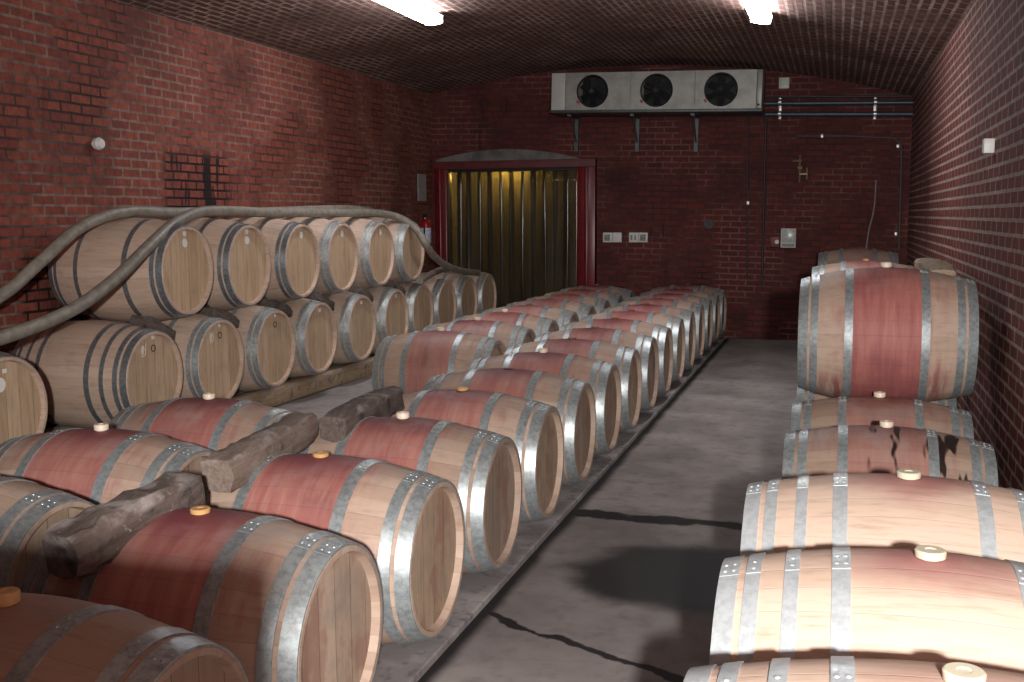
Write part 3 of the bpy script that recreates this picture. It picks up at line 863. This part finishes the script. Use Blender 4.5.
for (u, kind, lab) in ((608, 's', 'grey-faced white wall socket nearest the red door frame'), (617.5, 'b', 'blank white wall plate, second from the door frame'),
                       (634, 'r', 'white switch plate with dark rockers, third from the door frame'), (643.5, 's', 'grey-faced white wall socket, farthest from the door frame')):
    e, w, h, dp = wall_box('wall_socket' if kind != 'b' else 'blank_plate', u - 4.6, 232.5, u + 4.6, 242.3, .045, lab, 'socket', group='socket plates on the back wall')
    if kind == 's':
        MB().box((0, -dp - .004, h * .48), (w * .62, .010, h * .62)).build('socket_face', m_greyface, e, bevel=.003)
        for dx in (-.018, .018): MB().box((dx, -dp - .010, h * .42), (.008, .004, .02)).build('pin_slot', m_black, e)
        MB().box((w * .2, -dp - .010, h * .70), (.018, .008, .014)).build('switch', m_black, e)
    elif kind == 'r':
        for dx in (-.026, .026): MB().box((dx, -dp - .005, h * .5), (.026, .012, h * .5)).build('rocker', m_greyface, e, bevel=.003)
    else:
        for dx in (-.04, .04): MB().lathe([(-.002, .0), (-.002, .004), (.001, .004), (.001, 0)], 'y', 8).build('screw', m_clamp, e, (dx, -dp, h / 2))
e, w, h, dp = wall_box('control_box', 781, 228.5, 796, 247.5, .09, 'white control box with clear cover on the back wall', 'box')
MB().box((0, -dp - .012, h * .62), (w * .86, .024, h * .66)).build('cover', plain('clear_cover', (.48, .52, .50), .25), e, bevel=.005)
MB().box((0, -dp - .006, h * .14), (w * .8, .012, h * .16)).build('terminal_strip', m_greyface, e, bevel=.003)
e, w, h, dp = wall_box('isolator', 770, 236.5, 779.5, 247, .06, 'small dark red isolator switch beside the white control box', 'switch', m=plain('isolator_red', (.16, .02, .02), .5))
MB().lathe([(-.03, 0), (-.03, .026), (0, .03), (0, 0)], 'y', 16).build('knob', m_white, e, (w * .26, -dp, h * .5))
wall_box('junction_box', 779, 78, 789.5, 89, .06, 'small white junction box high beside the cooling unit', 'box')[0]
t = W(709, 224, 'y', YB)
o = MB().lathe([(-.012, .045), (-.012, .062), (.0, .066), (.0, .045)], 'y', 24, close=True).build('drain_hole', m_conduit); o.location = (t.x, YB, t.z)
tag(o, 'round dark pipe hole in the middle of the back wall', 'hole')
MB().lathe([(-.004, 0), (-.004, .05), (0, .05), (0, 0)], 'y', 24).build('hole_cover', m_black, o)
t = W(800, 168, 'y', YB)
vv = empty('wall_valve', (t.x, YB, t.z - .2)); tag(vv, 'small brassy valve and pipe stub on the right of the back wall', 'valve')
m_brass = plain('dull_brass', (.24, .19, .12), .5, .5)
MB().tube([(0, -.04, .02), (0, -.04, .36)], .012, 8).build('pipe_stub', m_brass, vv)
MB().tube([(-.09, -.05, .29), (.02, -.05, .29)], .016, 8).build('valve_body', m_brass, vv)
MB().tube([(.09, -.04, .05), (.09, -.04, .2)], .014, 8).build('tail_pipe', m_brass, vv)
MB().box((.045, -.04, .12), (.10, .03, .02)).build('link', m_brass, vv)
MB().box((0, -.018, .2), (.05, .036, .03)).build('mount', m_brass, vv)
cab = [W(u, v, 'y', YB - .009) for u, v in ((876, 180), (875, 200), (873, 214), (869, 230), (867, 243), (866, 252))]
tag(MB().tube(smooth_path(cab, 5), .010, 8).build('cable', plain('pale_cable', (.26, .24, .23), .6)), 'thin pale cable hanging on the back wall above the right barrels', 'cable')

# knobs on the side walls
t = W(93, 144, 'x', XL)
o = MB().lathe([(0, .02), (.02, .02), (.025, .045), (.06, .05), (.085, .035), (.09, 0)], 'x', 20).build('ceiling_rose', m_white); o.location = t; o.name = 'round_cap'
tag(o, 'round white cap sticking out of the left brick wall', 'cap')
t = W(994, 146, 'x', XR)
o = MB().box((-.03, 0, 0), (.06, .075, .085)).build('square_cap', m_white, bevel=.006); o.location = t
tag(o, 'small white square box on the right brick wall', 'box')
t0, t1 = W(419, 174, 'x', XL), W(424, 201, 'x', XL)
sg = MB().box((.006, 0, 0), (.012, .30, abs(t0.z - t1.z))).build('wall_sign', plain('sign_board', (.34, .33, .33), .5)); sg.location = ((t0 + t1) / 2); sg.location.x = XL
tag(sg, 'narrow pale upright sign board on the left wall beside the door', 'sign')

# ------------------------------------------------------------------ door
m_redpaint = plain('red_door_paint', (.15, .006, .010), .3, 0, .3, 8)
m_redbrick = plain('red_lintel_paint', (.12, .018, .018), .6, 0, .35, 8)
mb = MB()
p, q = W(432, 160.3, 'y', YB), W(597, 160.3, 'y', YB)
p2 = W(432, 168.3, 'y', YB)
df = empty('door_1', (((p.x + q.x) / 2), YB, 0)); structure(df)
LH = p.z - p2.z
o = MB().box((0, .06, (p.z + q.z) / 2 - LH / 2), (q.x - p.x - .03, .2, LH)).build('lintel', m_redbrick, df, bevel=.008); 
x0, x1 = W(447, 200, 'y', YB).x, W(577.5, 200, 'y', YB).x
ztop = p.z - LH - .01
MB().box(((XL + .05 + x0) / 2 - df.location.x, .1, ztop / 2), (x0 - XL - .05, .24, ztop)).build('door_jamb', m_redpaint, df, bevel=.012)
MB().box(((x1 + q.x) / 2 - df.location.x - .01, .1, ztop / 2), (q.x - x1 - .02, .24, ztop)).build('door_jamb', m_redpaint, df, bevel=.012)
MB().box((x1 + .13 - df.location.x, -.03, ztop / 2), (.05, .04, ztop - .02)).build('door_stop', m_redpaint, df, bevel=.012)
MB().box((x0 - .10 - df.location.x, -.03, ztop / 2), (.04, .04, ztop - .02)).build('door_stop', m_redpaint, df, bevel=.012)
# plaster-filled relieving arch over the lintel
p, q = W(434, 160.5, 'y', YB), W(586, 160.5, 'y', YB); top = W(510, 149.5, 'y', YB)
mb = MB(); v = []; f = []; K = 24
zb = min(p.z, q.z) - .01; base = (p.z + q.z) / 2; hh = top.z - base
for y in (YB - .012, YB + .04):
    for k in range(K + 1):
        t = k / K; x = p.x + .03 + (q.x - p.x - .03) * t
        v.append((x, y, p.z + (q.z - p.z) * t + hh * (1 - (2 * t - 1) ** 2) + .005))
    for k in range(K + 1):
        t = k / K; v.append((p.x + .03 + (q.x - p.x - .03) * t, y, p.z + (q.z - p.z) * t - .02))
n = K + 1
for k in range(K):
    f += [(k, k + 1, n + k + 1, n + k), (2 * n + k, 3 * n + k, 3 * n + k + 1, 2 * n + k + 1), (k, 2 * n + k, 2 * n + k + 1, k + 1)]
structure(mb.add(v, f).build('trim_2', m_plaster, smooth=False))
# strip curtain
def strip_mat():
    N = NT('pvc_strip')
    o = N.obj()
    nz = N.noise(N.mapping(o, sc=(8, 8, .8)), 1, 4)
    N.set(Base_Color=N.mix(N.step(nz, .35, .65), (.05, .047, .036), (.028, .026, .02)), Roughness=.16, Specular_IOR_Level=.6)
    tr = N.n('ShaderNodeBsdfTransparent'); tr.inputs[0].default_value = (.80, .74, .56, 1)
    mx = N.n('ShaderNodeMixShader')
    mx.inputs[0].default_value = .62
    N.t.links.new(tr.outputs[0], mx.inputs[1]); N.t.links.new(N.b.outputs[0], mx.inputs[2]); N.t.links.new(mx.outputs[0], N.out.inputs[0])
    return N.m
m_strip = strip_mat()
sc_ = empty('strip_curtain', ((x0 + x1) / 2, YB + .02, 0)); tag(sc_, 'hanging clear plastic strip curtain filling the red-framed doorway', 'curtain')
NSTR = 12; wd = (x1 - x0) / NSTR
MB().box((0, .03, ztop - .03), (x1 - x0 - .01, .03, .05)).build('hanging_rail', m_black, sc_)
q = random.Random(5)
for k in range(NSTR):
    mb = MB(); v = []; f = []; nz_, nx_ = 14, 8
    ww = wd * 1.35; xc = -(x1 - x0) / 2 + wd * (k + .5)
    xc = max(-(x1 - x0) / 2 + ww / 2 + .004, min((x1 - x0) / 2 - ww / 2 - .004, xc))
    ph = q.uniform(0, 6); tw = q.uniform(-.10, .10)
    for i in range(nz_ + 1):
        zc = .03 + (ztop - .08) * i / nz_
        for j in range(nx_ + 1):
            t = j / nx_ - .5
            yy = (.014 if k % 2 else -.014) + .05 * (t * t) * (1 if k % 2 else -1) + tw * t * (1 - i / nz_) * .5 + .006 * math.sin(zc * 2.3 + ph)
            v.append((xc + t * ww + .006 * math.sin(1.7 * zc + ph), yy, zc))
    for i in range(nz_):
        for j in range(nx_):
            a_ = i * (nx_ + 1) + j
            f.append((a_, a_ + 1, a_ + nx_ + 2, a_ + nx_ + 1))
    so = mb.add(v, f).build('plastic_strip', m_strip, sc_)
    md = so.modifiers.new('thick', 'SOLIDIFY'); md.thickness = .003

# lamp in the passage
def emit(name, c, s):
    N = NT(name); N.set(Base_Color=(.8, .8, .8), Emission_Color=c, Emission_Strength=s); return N.m
LPX = W(508, 180, 'y', 16.8)
lp = empty('bulkhead_lamp', (LPX.x, 16.80, LPX.z + .26)); tag(lp, 'yellow lamp glowing behind the top of the strip curtain', 'lamp')
MB().lathe([(0, .0), (0, .07), (-.16, .07), (-.16, 0)], 'y', 24).build('lamp_base', m_black, lp)
MB().lathe([(-.16, .10), (-.20, .115), (-.26, .10), (-.30, .05), (-.31, 0)], 'y', 24).build('lamp_glass', emit('yellow_lamp', (1, .72, .22), 260), lp)

# fire extinguisher on the left wall beside the door
fe = empty('fire_extinguisher', (XL + .20, 13.55, W(430, 254, 'x', XL + .2).z)); tag(fe, 'red fire extinguisher with white label beside the left door jamb', 'extinguisher')
m_fred = plain('extinguisher_red', (.36, .008, .012), .25, 0, .1)
MB().lathe([(0, .0), (0, .07), (.015, .08), (.40, .08), (.45, .065), (.475, .03), (.50, .025), (.50, 0)], 'z', 28).build('cylinder', m_fred, fe)
MB().lathe([(.16, .0812), (.36, .0812), (.36, .0795), (.16, .0795)], 'z', 28, close=True).build('paper_label', plain('extinguisher_label', (.55, .57, .66), .5, 0, .3, 25), fe)
MB().box((0, 0, .53), (.03, .12, .05)).build('valve', m_black, fe, bevel=.006)
MB().tube(smooth_path([(0, -.06, .53), (.03, -.11, .45), (.03, -.105, .30), (.02, -.09, .18)], 6), .011, 8).build('hose', m_black, fe)
MB().box((-.14, 0, .3), (.13, .05, .12)).build('bracket', m_black, fe)

# ------------------------------------------------------------------ ceiling lights
m_tube = emit('fluorescent_diffuser', (.97, .97, 1.0), 42)
m_batten = plain('white_batten', (.6, .6, .58), .5)
def fluor(x, y0, y1, label, wdt=.19):
    z = vault(x) - .005
    sl = math.atan2(vault(x + .05) - vault(x - .05), .1)
    L = y1 - y0
    e = empty('fluorescent_light', (x, y0, z - .115), (0, -sl, 0)); tag(e, label, 'ceiling light', 'fluorescent lights on the vault')
    MB().box((0, L / 2, .095), (wdt * .7, L - .04, .04)).build('housing', m_batten, e, bevel=.004)
    v = []; prof = [(-.5, .075), (-.46, .03), (-.36, .006), (0, 0), (.36, .006), (.46, .03), (.5, .075)]
    for y in (0, L):
        for a_, b_ in prof: v.append((a_ * wdt, y, b_))
    m = len(prof); f = [(k, k + 1, m + k + 1, m + k) for k in range(m - 1)] + [tuple(range(m)), tuple(range(2 * m - 1, m - 1, -1)), (0, m, 2 * m - 1, m - 1)]
    MB().add(v, f).build('diffuser', m_tube, e, smooth=False)
    for yy in (-.006, L + .006): MB().box((0, yy, .045), (wdt * .98, .012, .08)).build('end_cap', m_batten, e, bevel=.003)
    return e
zl = vault(-3.95) - .1
pl1 = W(436, 24, 'z', zl); pr1 = W(760, 20, 'z', vault(-.8) - .1)
fluor(pl1.x - .02, pl1.y - 1.52, pl1.y, 'glowing fluorescent light on the left side of the vault')
fluor(pr1.x, pr1.y - 1.52, pr1.y, 'glowing fluorescent light on the right side of the vault')

# ------------------------------------------------------------------ light
world = bpy.data.worlds.new('world'); scn.world = world; world.use_nodes = True
bg = world.node_tree.nodes['Background']; bg.inputs[0].default_value = (.85, .92, 1.0, 1); bg.inputs[1].default_value = .35
def area(name, loc, rot, sx, sy, e, c):
    l = bpy.data.lights.new(name, 'AREA'); l.shape = 'RECTANGLE'; l.size = sx; l.size_y = sy; l.energy = e; l.color = c
    o = bpy.data.objects.new(name, l); col.objects.link(o); o.location = loc; o.rotation_euler = rot
    return o
# small unseen lamp added outside the front doorway as the main frontal light
area('added_front_lamp', (.40, -1.0, H + .25), (math.radians(84), 0, math.radians(12)), .10, .10, 440, (1, .965, .935))
